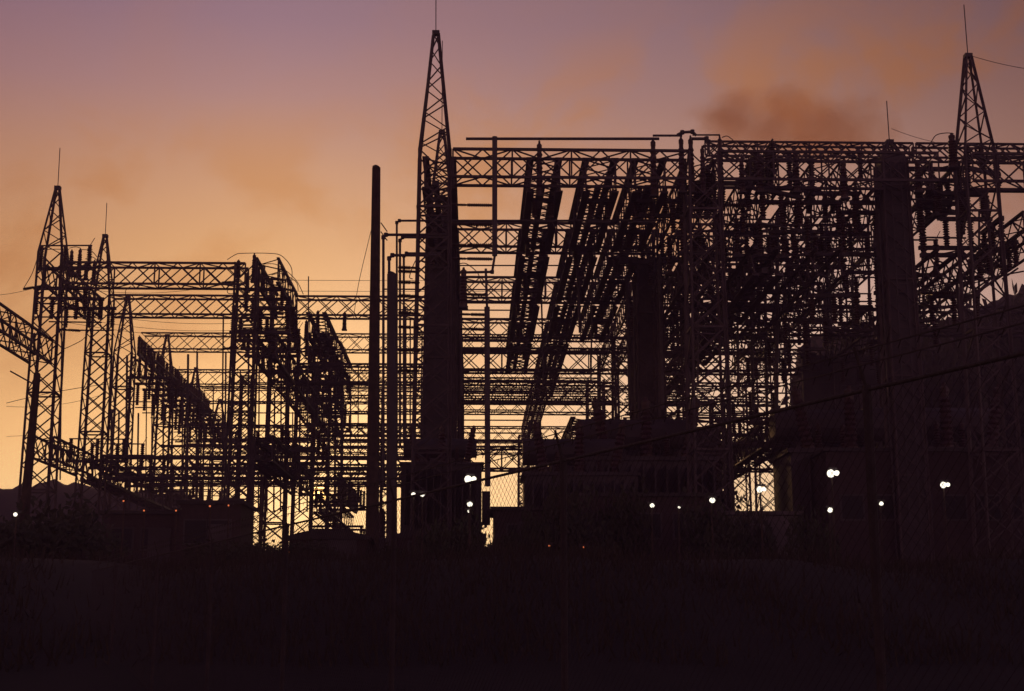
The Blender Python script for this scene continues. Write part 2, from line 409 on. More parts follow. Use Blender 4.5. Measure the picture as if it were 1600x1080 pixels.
cross(-.8, 7.4, 84.2, 16.8, 'cross girder just under the top row, far centre bay', .9, .8, near=False, group='far cross girders')
cross(17.3, 26, 48, ZT, 'cross girder leaving the frame at the right edge', 1, 1)
cross(17.3, 26, 57, ZM, 'second cross girder leaving the frame at the right edge', 1, 1)
# the row behind the first one carries a second, higher girder in the right block
cross(8.4, 16.1, 50.4, 19.6, 'raised cross girder along the top of the right block', .5, .55, cw=.07, group='raised girders')
cross(16.2, 25, 50.4, 19.6, 'raised cross girder running off the right edge', .5, .55, cw=.07, group='raised girders')

# ---- lengthwise girders, receding from the camera
LW = {}
def along(X, Y0, Y1, z, label, **k):
    g_ = girder((X, Y0, z), (X, Y1, z), k.pop('w', 1.0), k.pop('h', 1.0), label, **k); LW.setdefault(X, []).append((Y0, Y1, z)); return g_
for z, zn in ((ZT, 'top'), (ZM, 'middle'), (ZL, 'low')):
    if z != ZM: along(-18.7, 62.6, 69.4, min(z, 18.0), f'{zn} lengthwise girder between the first two left towers', w=.8, h=.95)
    else: along(-18.7, 50, 61.4, z - .6, 'lengthwise girder entering from the left edge into the first tower', w=.9)
    for i, Y in enumerate((70.6, 79.6, 88.6, 97.6)):
        if z == ZM or (i == 0 and z == ZT): continue
        along(-18.7, Y, Y + 8, min(z, ZF4 - .02), f'{zn} lengthwise girder, {ORD[i]} bay behind the second left tower', near=False, group='left lengthwise girders', tray=.7 if z == ZL else 0)
for z, zn in ((ZT, 'top'), (ZM, 'middle'), (ZL, 'low')):
    for i, Y in enumerate((62.5, 70.5, 79.5, 88.5, 97.5)):
        if (i == 4 and z != ZL) or (z == ZT and i > 0) or (z == ZL and i == 2): continue
        along(-9.3, Y, Y + (7 if i == 0 else 8), z, f'{zn} lengthwise girder, {ORD[i]} bay from the bushing tower', near=(i == 0), group='inner left lengthwise girders', tray=.3 if z == ZL and i in (1, 2) else .5 if z != ZL else .8)
along(-8.3, 73.5, 81, ZT, 'dark upper girder slanting beside the wooden pole, near half', near=False, tray=.9, w=.9)
along(-8.2, 81, 89, ZT, 'dark upper girder slanting beside the wooden pole, far half', near=False, tray=.9, w=.9)
along(19.6, 48, 64, 16.3, 'lengthwise girder climbing to the right edge above the hillside', w=.9, tray=.3)
along(19.6, 64.5, 76, 16.3, 'far half of the girder climbing to the right edge', near=False, w=.9, tray=.3)
NB = {-1.3: 5, 2.35: 4, 4.3: 5, 6.0: 3, 7.9: 4, 10.2: 2, 12.4: 4, 14.5: 2, 16.7: 5}
PX3 = {2.35: at(850, 262, 49).x, 4.3: at(937, 300, 49).x, 6.0: at(1014, 320, 49).x}
for X in (-1.3, 2.35, 4.3, 6.0, 7.9, 10.2, 12.4, 14.5, 16.7):
    for i, Y in enumerate((48.5, 57.5, 66.5, 75.5, 84.5)):
        slant = X in PX3
        if i < NB[X]: along(PX3.get(X, X), Y, Y + 8, ZT - .02, f'top lengthwise girder, {ln(X)} line, {ORD[i]} bay from the front', near=(i < 2), group='right block lengthwise girders', tray=1.0 if slant else (.9 if X == -1.3 else .3 if X in (7.9, 16.7) else 0), w=1.05 if slant else 1.0, h=1.1 if slant else 1.0)
        if X in (-1.3, 7.9, 10.2, 12.4, 16.7) and i < (5 if X == -1.3 else 3 if X == 10.2 else 2):
            if not (X == -1.3 and i == 0):
                along(PX3.get(X, X), Y, Y + 8, ZM + .2, f'middle lengthwise girder, {ln(X)} line, {ORD[i]} bay from the front', near=False, group='right block middle girders', tray=.9 if X < 5 or X == 10.2 else .4, w=.9, h=.9)
        if (X in (4.3, 7.9, 12.4) and 0 < i < (5 if X == 4.3 else 3)) or (X == 16.7 and i == 1):
            along(PX3.get(X, X), Y, Y + 8, ZL + .1, f'low lengthwise girder, {ln(X)} line, {ORD[i]} bay from the front', near=False, group='right block low girders', tray=.8, w=.9, h=.9)
along(4.3, 93.5, 104, ZT, 'farthest top girder of the second slanting line', near=False, tray=.55)
along(4.3, 104, 116, ZT, 'last visible top girder of the second slanting line', near=False, tray=.55)

# ------------------------------------------------------------------ switches and insulators on the girders
def switch(p, rz, label, h=1.1, group='disconnect switches on the girders', hang=False, n=3, L_=2.2):
    s = -1 if hang else 1
    r = thing('disconnect_switch', p, label, 'switch', group, rz)
    obj('base_channel', BOX, r, (-L_ / 2 - .15, 0, .06 * s), Quaternion((0, 1, 0), R(90)), (.14, .16, L_ + .3))
    for i in range(n):
        x = -L_ / 2 + L_ * i / (n - 1)
        if hang: obj('insulator', INS, r, (x, 0, 0), Quaternion((1, 0, 0), R(180)), (.26, .26, h))
        else: insulator(r, (x, 0, .1), h, .26)
    zz = (h + .14) * s
    member(r, 'blade', (-L_ / 2 - .1, 0, zz), (L_ / 2 + .1, 0, zz), .07, ROD)
    member(r, 'arcing_horn', (L_ / 2, 0, zz), (L_ / 2 + .2, 0, zz + .35 * s), .03, ROD)
    return r
cnt = 0
def switches(X, Ys, z, rz, where, **k):
    for i, Y in enumerate(Ys):
        switch(Vector((X + random.uniform(-.15, .15), Y, z)), rz + random.uniform(-.05, .05), f'{ORD[i]} porcelain disconnect switch {where}', h=k.get('h', random.uniform(.9, 1.25)), hang=k.get('hang', False), L_=k.get('L_', 2.2), n=k.get('n', 3))
P2 = R(90)
switches(-18.7, (63.6,), 18.02, 0, 'on the top girder between the first two left towers')
switches(-18.5, (63.5, 65.5, 67.5), ZT - 1.1, 0, 'hung under the top girder between the first two left towers', hang=True)
switches(-18.9, [80.2 + i * 1.9 for i in range(12)], ZF4, P2, 'on the top girder behind the second left tower', L_=1.6)
switches(-18.2, [80 + i * 2.0 for i in range(12)], ZF4 - 1.1, 0, 'hung behind the second left tower', hang=True, h=1.3)
switches(-18.7, [72 + i * 3.0 for i in range(11)], ZL, 0, 'on the low girder behind the second left tower', L_=2.6)
switches(-9.5, [63.5, 65.4, 67.3], ZT - 1.1, 0, 'hung under the top girder behind the bushing tower', L_=1.6, hang=True, n=2)
switches(-8.3, [74.5 + 2.2 * i for i in range(7)], ZT - 1.1, 0, 'hung under the dark slanting upper girder beside the pole', L_=1.3, hang=True)
switches(-9.0, [78 + 3.2 * i for i in range(6)], ZM + .05, 0, 'on the middle girder behind the inner left towers', L_=1.8)
switches(-9.6, [62.5, 64.3, 66.2, 68, 72], ZM, 0, 'on the middle girder behind the bushing tower', L_=2.4)
switches(-9.2, [68, 70.5, 73, 76, 89.5, 94, 97, 100], ZL + .05, 0, 'on the low girder behind the wooden pole', L_=3.0)
switches(-8.4, [91 + 2 * i for i in range(6)], ZL + .02, P2, 'lengthwise on the low girder behind the wooden pole', L_=1.8, h=1.3)
switches(-9.2, [97, 100], ZL - 1.2, 0, 'hung under the low girder behind the wooden pole', L_=3.4, hang=True, h=.8)
for X in (-1.3, 2.35, 4.3, 6.0, 7.9, 10.2, 12.4, 14.5, 16.7):
    nm = ln(X)
    switches(PX3.get(X, X), [49.5 + i * (8 * NB[X] / 12) for i in range(12)][::2 if X < 7 else 3], ZT - 1.15, 0, f'hung beneath the {nm} girder line', L_=.6 if X < 6.5 else 1.5, hang=True, n=2, h=.7 if X < 6.5 else 1.2)
    if X in (7.9, 12.4, 16.7): switches(X, [49.5 + i * 2.9 for i in range(6)], ZM + .2, 0, f'on the middle girder of the {nm} line', L_=1.3, n=2, h=1.3)
    if X in (7.9, 12.4): switches(X, [59 + i * 3.5 for i in range(5)], ZL + .1, 0, f'on the low girder of the {nm} line', L_=2.0, h=1.2)
    if X in (12.4, 16.7): switches(X + .6, [50.5 + i * 4.1 for i in range(4)], ZM - .95, 0, f'hung under the middle girder of the {nm} line', L_=1.6, h=1.1, hang=True)

SC = {}
for i, (px, py, Y) in enumerate(sorted(((1100, 250, 49.5), (1128, 262, 49), (1175, 270, 50), (1200, 262, 49), (1235, 275, 50), (1110, 330, 50), (1180, 350, 51), (1240, 360, 50), (1300, 300, 50), (1340, 330, 51), (1330, 400, 52), (1280, 420, 52),
                                (1455, 262, 49), (1480, 280, 50), (1500, 300, 49), (1535, 270, 50), (1560, 300, 49), (1470, 330, 50), (1510, 345, 51), (1550, 350, 50), (1480, 390, 51), (1530, 395, 50), (1450, 350, 50), (1575, 385, 50), (1220, 300, 48.5), (1065, 300, 50), (1040, 340, 50), (1090, 400, 52), (1004, 412, 57.5), (1030, 405, 57.8)))):
    py += 22 if py < 290 and px < 1400 else 0
    side = px > 1400; tier = 'upper' if py < 310 else 'lower'; kk = (side, tier); SC[kk] = SC.get(kk, 0) + 1
    switch(at(px, py, Y), random.choice((0, 0, .5, P2)), f'{ORD[SC[kk] - 1]} stacked switch gear from the left, {tier} tier {"right" if side else "left"} of the solid column', h=random.uniform(.8, 1.2), hang=i % 2 == 1, L_=random.uniform(1.2, 2.2), group='stacked switch gear of the right block')

switches(10.2, [50 + 2.1 * i for i in range(12)], ZM + .25, 0, 'standing on the broad middle girder in the right block', L_=1.7, h=1.3)
# single standing posts on the front girder
def post_insulator(px, ytop, ybot, Y, label, d=.3, cap=True):
    a, b = at(px, ybot, Y), at(px, ytop, Y)
    r = thing('post_insulator', a, label, 'insulator', 'standing post insulators')
    obj('bushing', BUSH, r, (0, 0, 0), None, (d, d, b.z - a.z))
    obj('base_flange', BOX, r, (0, 0, -.05), None, (d * 1.05, d * 1.05, .06))
    return r
for i, (px, y0, y1, Y, d) in enumerate(((843, 220, 306, 48.3, .27), (1022, 215, 306, 48.3, .27), (1066, 212, 300, 48.3, .26), (1081, 212, 300, 48.3, .26), (1127, 212, 300, 48.3, .24),
                                      (1099, 228, 300, 48.2, .22), (1490, 208, 262, 48.2, .36), (1187, 240, 300, 47.9, .3), (1245, 236, 300, 47.9, .3), (1205, 236, 290, 49, .22), (1345, 232, 280, 49, .2),
                                      (1436, 250, 300, 47.8, .3), (1320, 250, 310, 47.8, .3), (1160, 245, 300, 47.8, .24), (724, 418, 480, 47.0, .3), (1290, 300, 345, 50, .25))):
    post_insulator(px, y0, y1, Y, ['porcelain post under the bus left of the slanting girders', 'porcelain post where the long bus pipe ends', 'left post of the raised bus bend', 'right post of the raised bus bend',
                                   'porcelain post at the right end of the upper bus', 'small post below the bus bend', 'thick porcelain post beside the right peaked tower', 'post on the raised block right of the bus', 'second post on the raised block right of the bus',
                                   'slim post behind the raised block', 'slim post left of the solid column', 'post right of the solid column', 'post left of the solid column', 'post just right of the upper bus end', 'tall porcelain post right of the tallest tower', 'post standing mid block on the middle girder'][i], d)
for i, (px, y0, y1, Y) in enumerate(((110, 390, 430, 63.5), (123, 388, 430, 63.5), (134, 408, 436, 65), (146, 406, 440, 65), (396, 396, 440, 62.5), (411, 414, 450, 65), (372, 406, 430, 62), (424, 432, 462, 68), (386, 425, 455, 64),
                                   (217, 556, 590, 79), (227, 556, 592, 79), (237, 556, 594, 80), (268, 585, 612, 86), (279, 588, 616, 86), (462, 490, 520, 70), (496, 485, 515, 70), (538, 487, 515, 70), (478, 500, 530, 72))):
    post_insulator(px, y0, y1, Y, f'{["slim", "upright", "short"][i % 3]} porcelain post, {(ORD + ["thirteenth", "fourteenth", "fifteenth", "sixteenth", "seventeenth", "eighteenth"])[i]} from the left in the left block', .24)

# horizontal strain/line insulators reaching to the vertical bus right of the tallest tower
def strain(a, b, label, d=.17, group='horizontal insulators'):
    a, b = Vector(a), Vector(b)
    r = thing('strain_insulator', a, label, 'insulator', group); u = b - a
    member(r, 'rod', (0, 0, 0), u, .05, ROD)
    ins_between(r, u * .42, u * .98, d); ins_between(r, u * .04, u * .40, d * .8)
    return r
for i, y in enumerate((320, 350, 383, 404, 460, 491, 514)):
    strain(at(701 if y < 420 else 716, y, 47.6), at(770 if y < 420 else 762, y + 1, 47.6), f'{ORD[i]} horizontal insulator down the right side of the tallest tower', .19 if y in (350, 383) else .15)
for i, y in enumerate((419, 425, 442, 463, 490, 512, 548, 580)):
    strain(at(656, y, 47.4), at(622, y - 1, 47.4), f'{ORD[i]} horizontal insulator down the left side of the tallest tower', .16)
for i, (x0, y0, x1, y1, Y) in enumerate(((65, 447, 36, 452, 62), (92, 515, 126, 517, 62), (90, 488, 114, 476, 62), (25, 500, 25, 540, 62), (54, 520, 53, 556, 60), (412, 435, 448, 438, 62.5), (424, 448, 462, 455, 64), (372, 440, 346, 442, 62),
                                        (347, 545, 372, 543, 61), (1495, 436, 1530, 434, 50), (1436, 458, 1494, 458, 50), (1438, 473, 1465, 485, 50), (1530, 415, 1576, 417, 50), (1190, 318, 1262, 318, 49), (1110, 320, 1170, 321, 49))):
    strain(at(x0, y0, Y), at(x1, y1, Y), ['dead end insulator on the left side of the first left tower', 'insulator pointing right from the first left tower', 'upper insulator pointing right from the first left tower', 'insulator hanging at the left edge', 'insulator hanging beside the first left tower',
        'dead end insulator right of the bushing tower', 'lower dead end insulator right of the bushing tower', 'dead end insulator left of the bushing tower', 'dark bar insulator left of the middle level platform', 'thick insulator between the bare towers at right', 'long insulator right of the solid column',
        'slanting insulator right of the solid column', 'insulator at the right edge above the hillside', 'long horizontal insulator in the upper right block', 'horizontal insulator below the bus bend'][i], .2 if i > 8 else .15)

# ------------------------------------------------------------------ bus pipes and wires
def pipe(pts, d, label, cat='pipe', name='bus_pipe', group=None, m=None, joints=True):
    pts = [Vector(p) for p in pts]; o = pts[0]
    r = thing(name, o, label, cat, group)
    for a, b in zip(pts, pts[1:]): member(r, 'pipe', a - o, b - o, d, ROD)
    if joints:
        for p in pts[1:-1]: obj('elbow', TANK, r, p - o - Vector((0, 0, d * .7)), None, (d * 1.5, d * 1.5, d * 1.4))
    return r
def ppts(l, Y): return [at(x, y, Y) for x, y in l]
pipe(ppts([(728, 217), (1030, 217)], 47.6), .1, 'long horizontal bus pipe along the top of the right block')
pipe(ppts([(1020, 212), (1066, 212)], 47.8), .08, 'short upper bus pipe left of the bus bend')
pipe(ppts([(1058, 211), (1066, 207), (1082, 206), (1088, 212)], 47.8), .1, 'small bus bridge over the two bend posts')
pipe(ppts([(1080, 217), (1104, 217), (1107, 222), (1107, 240)], 47.8), .11, 'bus pipe bending down right of the two posts')
pipe(ppts([(1082, 211), (1125, 211)], 48), .06, 'thin upper bus pipe reaching the last post')
pipe(ppts([(773, 214), (773, 400)], 47.5), .19, 'thick vertical bus pipe right of the tallest tower')
pipe(ppts([(773, 400), (769, 425), (716, 426)], 47.5), .09, 'lower bent end of the vertical bus pipe')
pipe(ppts([(620, 720), (620, 348), (624, 345), (900, 345), (1040, 344)], 50), .08, 'bus pipe looping over at left of the tallest tower, highest one')
pipe(ppts([(599, 760), (599, 371), (603, 367), (702, 367)], 49), .1, 'bus pipe next to the wooden pole bending right')
pipe(ppts([(625, 700), (625, 376), (629, 371), (690, 371)], 51), .09, 'inner bus pipe bending right toward the tallest tower')
pipe(ppts([(608, 450), (608, 404), (613, 399), (690, 399)], 48), .1, 'bus pipe rising from the short steel post')
pipe(ppts([(631, 690), (631, 400), (635, 396), (690, 396)], 52), .09, 'innermost nested bus pipe left of the tallest tower')
pipe(ppts([(634, 720), (634, 480)], 53), .07, 'thin vertical bus drop, first beside the nested pipes')
pipe(ppts([(641, 720), (641, 500)], 53), .06, 'thin vertical bus drop, second beside the nested pipes')
pipe(ppts([(647, 720), (647, 500)], 53), .06, 'thin vertical bus drop, third beside the nested pipes')
pipe(ppts([(759, 420), (761, 480)], 47), .09, 'upper part of the bus riser right of the tallest tower')
pipe(ppts([(761, 480), (762, 760)], 47), .2, 'thick bus riser right of the tallest tower')
pipe(ppts([(719, 452), (721, 480), (721, 620)], 50), .07, 'bus drop against the tallest tower')
pipe(ppts([(349, 490), (347, 700)], 62), .07, 'thin vertical bus drop left of the bushing tower')
pipe(ppts([(388, 502), (364, 502), (362, 700)], 62), .08, 'bus pipe bending down at left of the bushing tower')
pipe(ppts([(482, 432), (481, 700)], 60), .05, 'thin rod standing between the flat topped tower and the pole')
pipe(ppts([(97, 480), (94, 750)], 61), .06, 'first thin conduit down the right side of the first tower')
pipe(ppts([(700, 415), (1000, 415)], 60), .06, 'thin horizontal bus behind the slanting girders')
pipe(ppts([(700, 434), (1000, 434)], 62), .06, 'second thin horizontal bus behind the slanting girders')
for i, (x, y0, y1, Y) in enumerate(((980, 430, 640, 60), (846, 470, 600, 62), (902, 405, 520, 58), (926, 410, 600, 58), (1030, 400, 640, 55), (1045, 400, 460, 55), (1092, 300, 600, 54), (1150, 330, 620, 56), (1215, 330, 640, 56), (1265, 240, 420, 52), (1172, 410, 640, 58), (1195, 400, 700, 60),
                                   (1290, 350, 520, 58), (1330, 360, 520, 60), (1356, 340, 520, 60), (1440, 330, 500, 52), (1495, 440, 500, 50), (1530, 330, 500, 54))):
    pipe(ppts([(x, y0), (x + random.uniform(-3, 6), y1)], Y), random.uniform(.07, .16), f'vertical bus drop, {(ORD + ["thirteenth", "fourteenth", "fifteenth", "sixteenth", "seventeenth", "eighteenth"])[i]} counted through the right block', group='vertical bus drops of the right block')

rp_ = random.Random(11)
for i in range(30):
    x = 175 + i * 13.4 + rp_.uniform(-4, 4); Y = rp_.uniform(76, 100); y0 = rp_.choice((555, 580, 610, 640)); 
    pipe(ppts([(x, y0 + rp_.uniform(-6, 6)), (x - (800 - x) * .004, 800)], Y), rp_.uniform(.06, .14), f'thin upright far back in the left block, {(ORD + ["thirteenth", "fourteenth", "fifteenth", "sixteenth", "seventeenth", "eighteenth", "nineteenth", "twentieth", "twenty-first", "twenty-second", "twenty-third", "twenty-fourth", "twenty-fifth", "twenty-sixth", "twenty-seventh", "twenty-eighth", "twenty-ninth", "thirtieth"])[i]} from the left', group='thin uprights of the left block', cat='post', name='upright_post')
for i, y in enumerate((598, 628, 645, 664, 700, 726, 738, 752)):
    pipe(ppts([(360 - 20 * (i % 3), y), (590, y + 1)], 74 + 3 * (i % 4)), .07, f'level bus bar behind the inner left towers, {ORD[i]} from the top', group='level bus bars of the left block')
for i, y in enumerate((452, 470, 484, 499, 530, 545, 590, 612, 640, 656, 676)):
    pipe(ppts([(600, y), (835 - 8 * (i % 3), y + 1)], 72 + 3 * (i % 5)), .08, f'level bus bar behind the tallest tower, {ORD[i]} from the top', group='level bus bars behind the tallest tower')

def wire(a, b, sag, label, d=.022, n=14, group='overhead wires'):
    a, b = Vector(a), Vector(b)
    pts = [a.lerp(b, i / n) - Vector((0, 0, sag * 4 * (i / n) * (1 - i / n))) for i in range(n + 1)]
    mb = MB(); o = pts[0]; mb.tube([p - o for p in pts], d, 5)
    w = mb.build('overhead_wire', WIRE); w.location = o
    return tag(w, label, 'wire', group)
WL = [((100, 480), (372, 505), .3, 68), ((100, 492), (372, 516), .3, 68), ((100, 503), (372, 528), .2, 68), ((10, 635), (175, 612), .3, 75), ((10, 630), (170, 600), -.1, 75), ((150, 454), (345, 445), .25, 66),
      ((-20, 462), (60, 448), .1, 66), ((448, 438), (1000, 438), .02, 64), ((462, 455), (1000, 455), .02, 64), ((10, 682), (60, 680), 0, 80), ((180, 604), (360, 596), .3, 80), ((300, 640), (420, 600), .1, 80), ((500, 640), (580, 578), .1, 60),
      ((1507, 84), (1640, 112), .1, 48), ((1393, 201), (1460, 222), .05, 57), ((1465, 485), (1500, 495), 0, 50), ((60, 475), (90, 466), .1, 60), ((1430, 455), (1600, 424), .0, 49)]
for i, (p, q, s, Y) in enumerate(WL):
    wire(at(*p, Y), at(*q, Y), s, ['upper of three thin wires right of the first tower', 'middle of three thin wires right of the first tower', 'lowest of three thin wires right of the first tower', 'sagging wire low at the left edge', 'straight wire low at the left edge', 'wire strung below the near left girder',
        'wire coming in at the left edge to the first tower', 'upper straight wire behind the wooden pole', 'lower straight wire behind the wooden pole', 'faint wire at far left low down', 'faint wire right of the second tower', 'wire rising toward the bushing tower', 'slanting wire just left of the wooden pole',
        'faint wire from the tip of the right peaked tower', 'faint wire from the peak of the solid column', 'short wire from the slanting insulator at right', 'short wire on the first tower', 'thick cable slanting over the hillside at right'][i], .06 if i == 17 else (.035 if i in (12, 4) else .022))
def loop(pts, Y, label, d=.035):
    P = ppts(pts, Y); n = 7; out = []
    Q = [P[0]] + P + [P[-1]]
    for k in range(len(P) - 1):
        p0, p1, p2, p3 = Q[k], Q[k + 1], Q[k + 2], Q[k + 3]
        for i in range(n):
            t = i / n
            out.append(.5 * ((2 * p1) + (p2 - p0) * t + (2 * p0 - 5 * p1 + 4 * p2 - p3) * t * t + (3 * p1 - p0 - 3 * p2 + p3) * t ** 3))
    out.append(P[-1]); o = out[0]
    w = MB().tube([p - o for p in out], d, 5).build('jumper_loop', WIRE); w.location = o
    return tag(w, label, 'wire', 'jumper loops')
loop([(355, 406), (368, 398), (378, 396), (420, 396), (440, 400), (455, 418), (456, 438)], 62.5, 'highest jumper loop above the bushing tower')
loop([(410, 413), (430, 413), (448, 424), (464, 440), (474, 460)], 64, 'middle jumper loop right of the bushing tower')
loop([(424, 430), (440, 428), (462, 440), (466, 454)], 64, 'lowest jumper loop right of the bushing tower')
loop([(36, 452), (50, 428), (62, 396), (75, 390), (108, 390)], 62, 'jumper loop at the left of the first tower')
loop([(108, 388), (118, 386), (126, 388)], 63, 'small bridge wire over the two left posts')
loop([(126, 390), (142, 392), (152, 402)], 63, 'jumper curving down right of the two left posts')
loop([(133, 405), (145, 402), (152, 408)], 65, 'small jumper beside the second left tower')
loop([(138, 518), (130, 530), (112, 540), (98, 546)], 62, 'drooping jumper right of the first tower')
loop([(25, 540), (40, 550), (52, 553)], 62, 'drooping jumper at the left edge')
loop([(1128, 215), (1137, 213), (1148, 222), (1156, 230)], 48, 'thin jumper curving down from the last bus post')
loop([(1452, 228), (1462, 212), (1478, 208), (1490, 209)], 48, 'curved pipe jumper left of the right peaked tower')
loop([(716, 413), (728, 412), (745, 425), (752, 440), (760, 452)], 50, 'jumper loop right of the tallest tower')
loop([(645, 436), (640, 432), (648, 410), (655, 402)], 48, 'small jumper loop left of the tallest tower')
loop([(205, 447), (196, 455), (200, 470)], 66, 'hanging jumper below the near left girder')
loop([(357, 441), (356, 458), (372, 458)], 62, 'square jumper left of the bushing tower')

# ------------------------------------------------------------------ poles
def pole(pts, Y, d0, d1, label, name='utility_pole', mt=WOOD, extra=None):
    a, b = at(*pts[0], Y), at(*pts[1], Y)
    zb = ground_z(a.x, Y) - .1
    k = (a.z - zb) / (b.z - a.z); base = a - (b - a) * k
    r = thing(name, base, label, 'pole')
    MB().bar((0, 0, 0), b - base, d0, 10, d1, True).build('shaft', mt, r)
    MB().bar(b - base, b - base + Vector((.02, 0, .06)), d1 * 1.04, 10, d1 * .6, True).build('pole_cap', mt, r)
    return r, base, b
pr, pb, pt = pole(((583, 700), (588, 262)), 43, .42, .26, 'tall round wooden pole standing in the middle of the yard front')
for i, y in enumerate((348, 362)):
    a = at(595, y, 43) - pb; b = at(605, y + 14, 43) - pb
    member(pr, 'bracket', a, b, .035, ROD)
loop([(583, 348), (575, 380), (560, 445), (552, 500)], 44, 'slack guy wire left of the wooden pole', .02)
for w_ in [o for o in col.objects if o.get('label') == 'slack guy wire left of the wooden pole']: w_.name = 'guy_wire'; w_['group'] = 'overhead wires'
pole(((612, 700), (612, 428)), 46, .36, .30, 'short steel post right of the wooden pole', 'steel_post', STEEL2)
pole(((44, 740), (58, 585)), 45, .36, .22, 'dark wooden pole leaning in front of the first left tower')
strain(at(16, 580, 45), at(52, 600, 45), 'stay bar slanting in from the left edge to the leaning pole', .04, 'stays')

# ------------------------------------------------------------------ ground equipment
FIN = MB().box((-.02, -.45, 0), (.02, .45, 1)).mesh('radiator_fin', STEEL2)
def transformer(loc, s, label, rz=0):
    r = thing('power_transformer', loc, label, 'transformer', 'power transformers', rz)
    def bx(nm, a, b): return MB().box([v * s for v in a], [v * s for v in b]).build(nm, STEEL2, r)
    bx('tank', (-1.6, -1, .3), (1.6, 1, 3.0)); bx('skid', (-1.8, -.8, 0), (1.8, .8, .3)); bx('lid', (-1.68, -1.08, 3.0), (1.68, 1.08, 3.1))
    bx('control_cabinet', (1.62, -.5, .7), (1.95, .3, 2.0))
    MB().bar((-1.6 * s, .9 * s, 3.9 * s), (1.4 * s, .9 * s, 3.9 * s), .8 * s, 12, caps=True).build('conservator', STEEL2, r)
    MB().bar((-1 * s, .9 * s, 3.1 * s), (-1 * s, .9 * s, 3.6 * s), .12 * s).build('conservator_leg', STEEL2, r)
    MB().bar((1 * s, .9 * s, 3.1 * s), (1 * s, .9 * s, 3.6 * s), .12 * s).build('conservator_leg', STEEL2, r)
    for k in range(11):
        obj('radiator_fin', FIN, r, ((-1.4 + .28 * k) * s, -1.5 * s, .6 * s), None, (s, s, 2.2 * s))
    for k in range(3): obj('bushing', BUSH, r, ((-1.0 + k) * s, -.3 * s, 3.1 * s), Quaternion((0, 1, 0), (k - 1) * .18), (.34 * s, .34 * s, 1.6 * s))
    for k in range(3): obj('bushing', BUSH, r, ((-.6 + .6 * k) * s, .4 * s, 3.1 * s), None, (.2 * s, .2 * s, .8 * s))
    return r
def breaker(loc, s, label, rz=0):
    r = thing('circuit_breaker', loc, label, 'circuit breaker', 'oil circuit breakers', rz)
    for k in range(3):
        x = (k - 1) * 1.25 * s
        tk = obj('tank', TANK, r, (x, 0, .5 * s), None, (1.05 * s, 1.05 * s, 1.9 * s))
        for q in (-1, 1): obj('bushing', BUSH, r, (x, q * .28 * s, 2.35 * s), Quaternion((1, 0, 0), -q * .28), (.3 * s, .3 * s, 1.5 * s))
        for q in (-.4, .4): MB().bar((x + q * s, 0, 0), (x + q * s, 0, .55 * s), .12 * s).build('leg', STEEL2, r)
    MB().box((-2.2 * s, -.25 * s, .5 * s), (-1.85 * s, .3 * s, 1.7 * s)).build('control_box', STEEL2, r)
    return r
def gx(px, Y): return at(px, 800, Y).x
# (px centre, depth, scale, words)
for px, Y, s, lab in ((905, 52, 1.25, 'big transformer below the second slanting girder'), (1010, 54, 1.5, 'largest transformer under the bus bend tower'), (1065, 57, 1.2, 'transformer left of the fence opening at right'),
                      (1330, 54, 1.6, 'transformer before the hillside, left of the solid column'), (1480, 56, 1.7, 'transformer at far right before the hillside'), (690, 50, .86, 'transformer on a steel stand under the tallest tower')):
    up = 1.35 if px == 690 else 0
    t_r = transformer((gx(px, Y), Y, ZG + up), s, lab)
    if up:
        for x in (-1.2, -.4, .4, 1.2):
            for y in (-.5, .5): member(t_r, 'stand_leg', (x, y, -up), (x * .9, y, .0), .1)
        for x in (-1.2, -.4, .4): member(t_r, 'stand_brace', (x, -.5, -up), (x + .8, -.5, 0), .05)
for px, Y, s, lab in ((842, 56, .8, 'low breaker left of the big transformer'), (240, 76, 1.1, 'breaker by the left hill foot'), (320, 84, 1.1, 'second breaker by the left hill foot'),
                      (640, 60, .9, 'breaker right of the short steel post'), (960, 62, 1.5, 'tall breaker between the transformers'), (1410, 60, 1.6, 'breaker under the solid column'), (1560, 58, 1.5, 'breaker at the right edge'), (180, 70, 1.0, 'breaker by the second left tower')):
    breaker((gx(px, Y), Y, ZG), s, lab)
# fire walls between the transformers
def wall(px0, px1, ytop, Y, t, label):
    a = at(px0, ytop, Y); b = at(px1, ytop, Y)
    r = thing('fire_wall', ((a.x + b.x) / 2, Y, ZG), label, 'wall', 'concrete fire walls')
    w = b.x - a.x; h = a.z - ZG
    n = max(1, round(w / 1.5)); m = max(1, round(h / 1.2)); me = MB().box((-.5, -.5, 0), (.5, .5, 1)).mesh('concrete_panel', CONC)
    for i in range(n):
        for j in range(m):
            obj('panel', me, r, (-w / 2 + w * (i + .5) / n, random.uniform(-.01, .01), h * j / m), None, (w / n - .03, t, h / m - .03))
    MB().box((-w / 2 + .05, -t / 2 + .05, 0), (w / 2 - .05, t / 2 - .05, h - .06)).build('core', CONC, r)
    MB().box((-w / 2 - .08, -t / 2 - .06, h), (w / 2 + .08, t / 2 + .06, h + .12)).build('coping', CONC, r)
wall(860, 955, 700, 56, .3, 'fire wall behind the big transformer')
wall(940, 1040, 668, 58, .3, 'tallest fire wall behind the largest transformer')
wall(1040, 1126, 672, 61, .3, 'fire wall left of the fence opening')
wall(1252, 1420, 560, 66, .3, 'wide fire wall before the hillside')
wall(1128, 1250, 805, 47, .3, 'low wall below the fence opening at right')

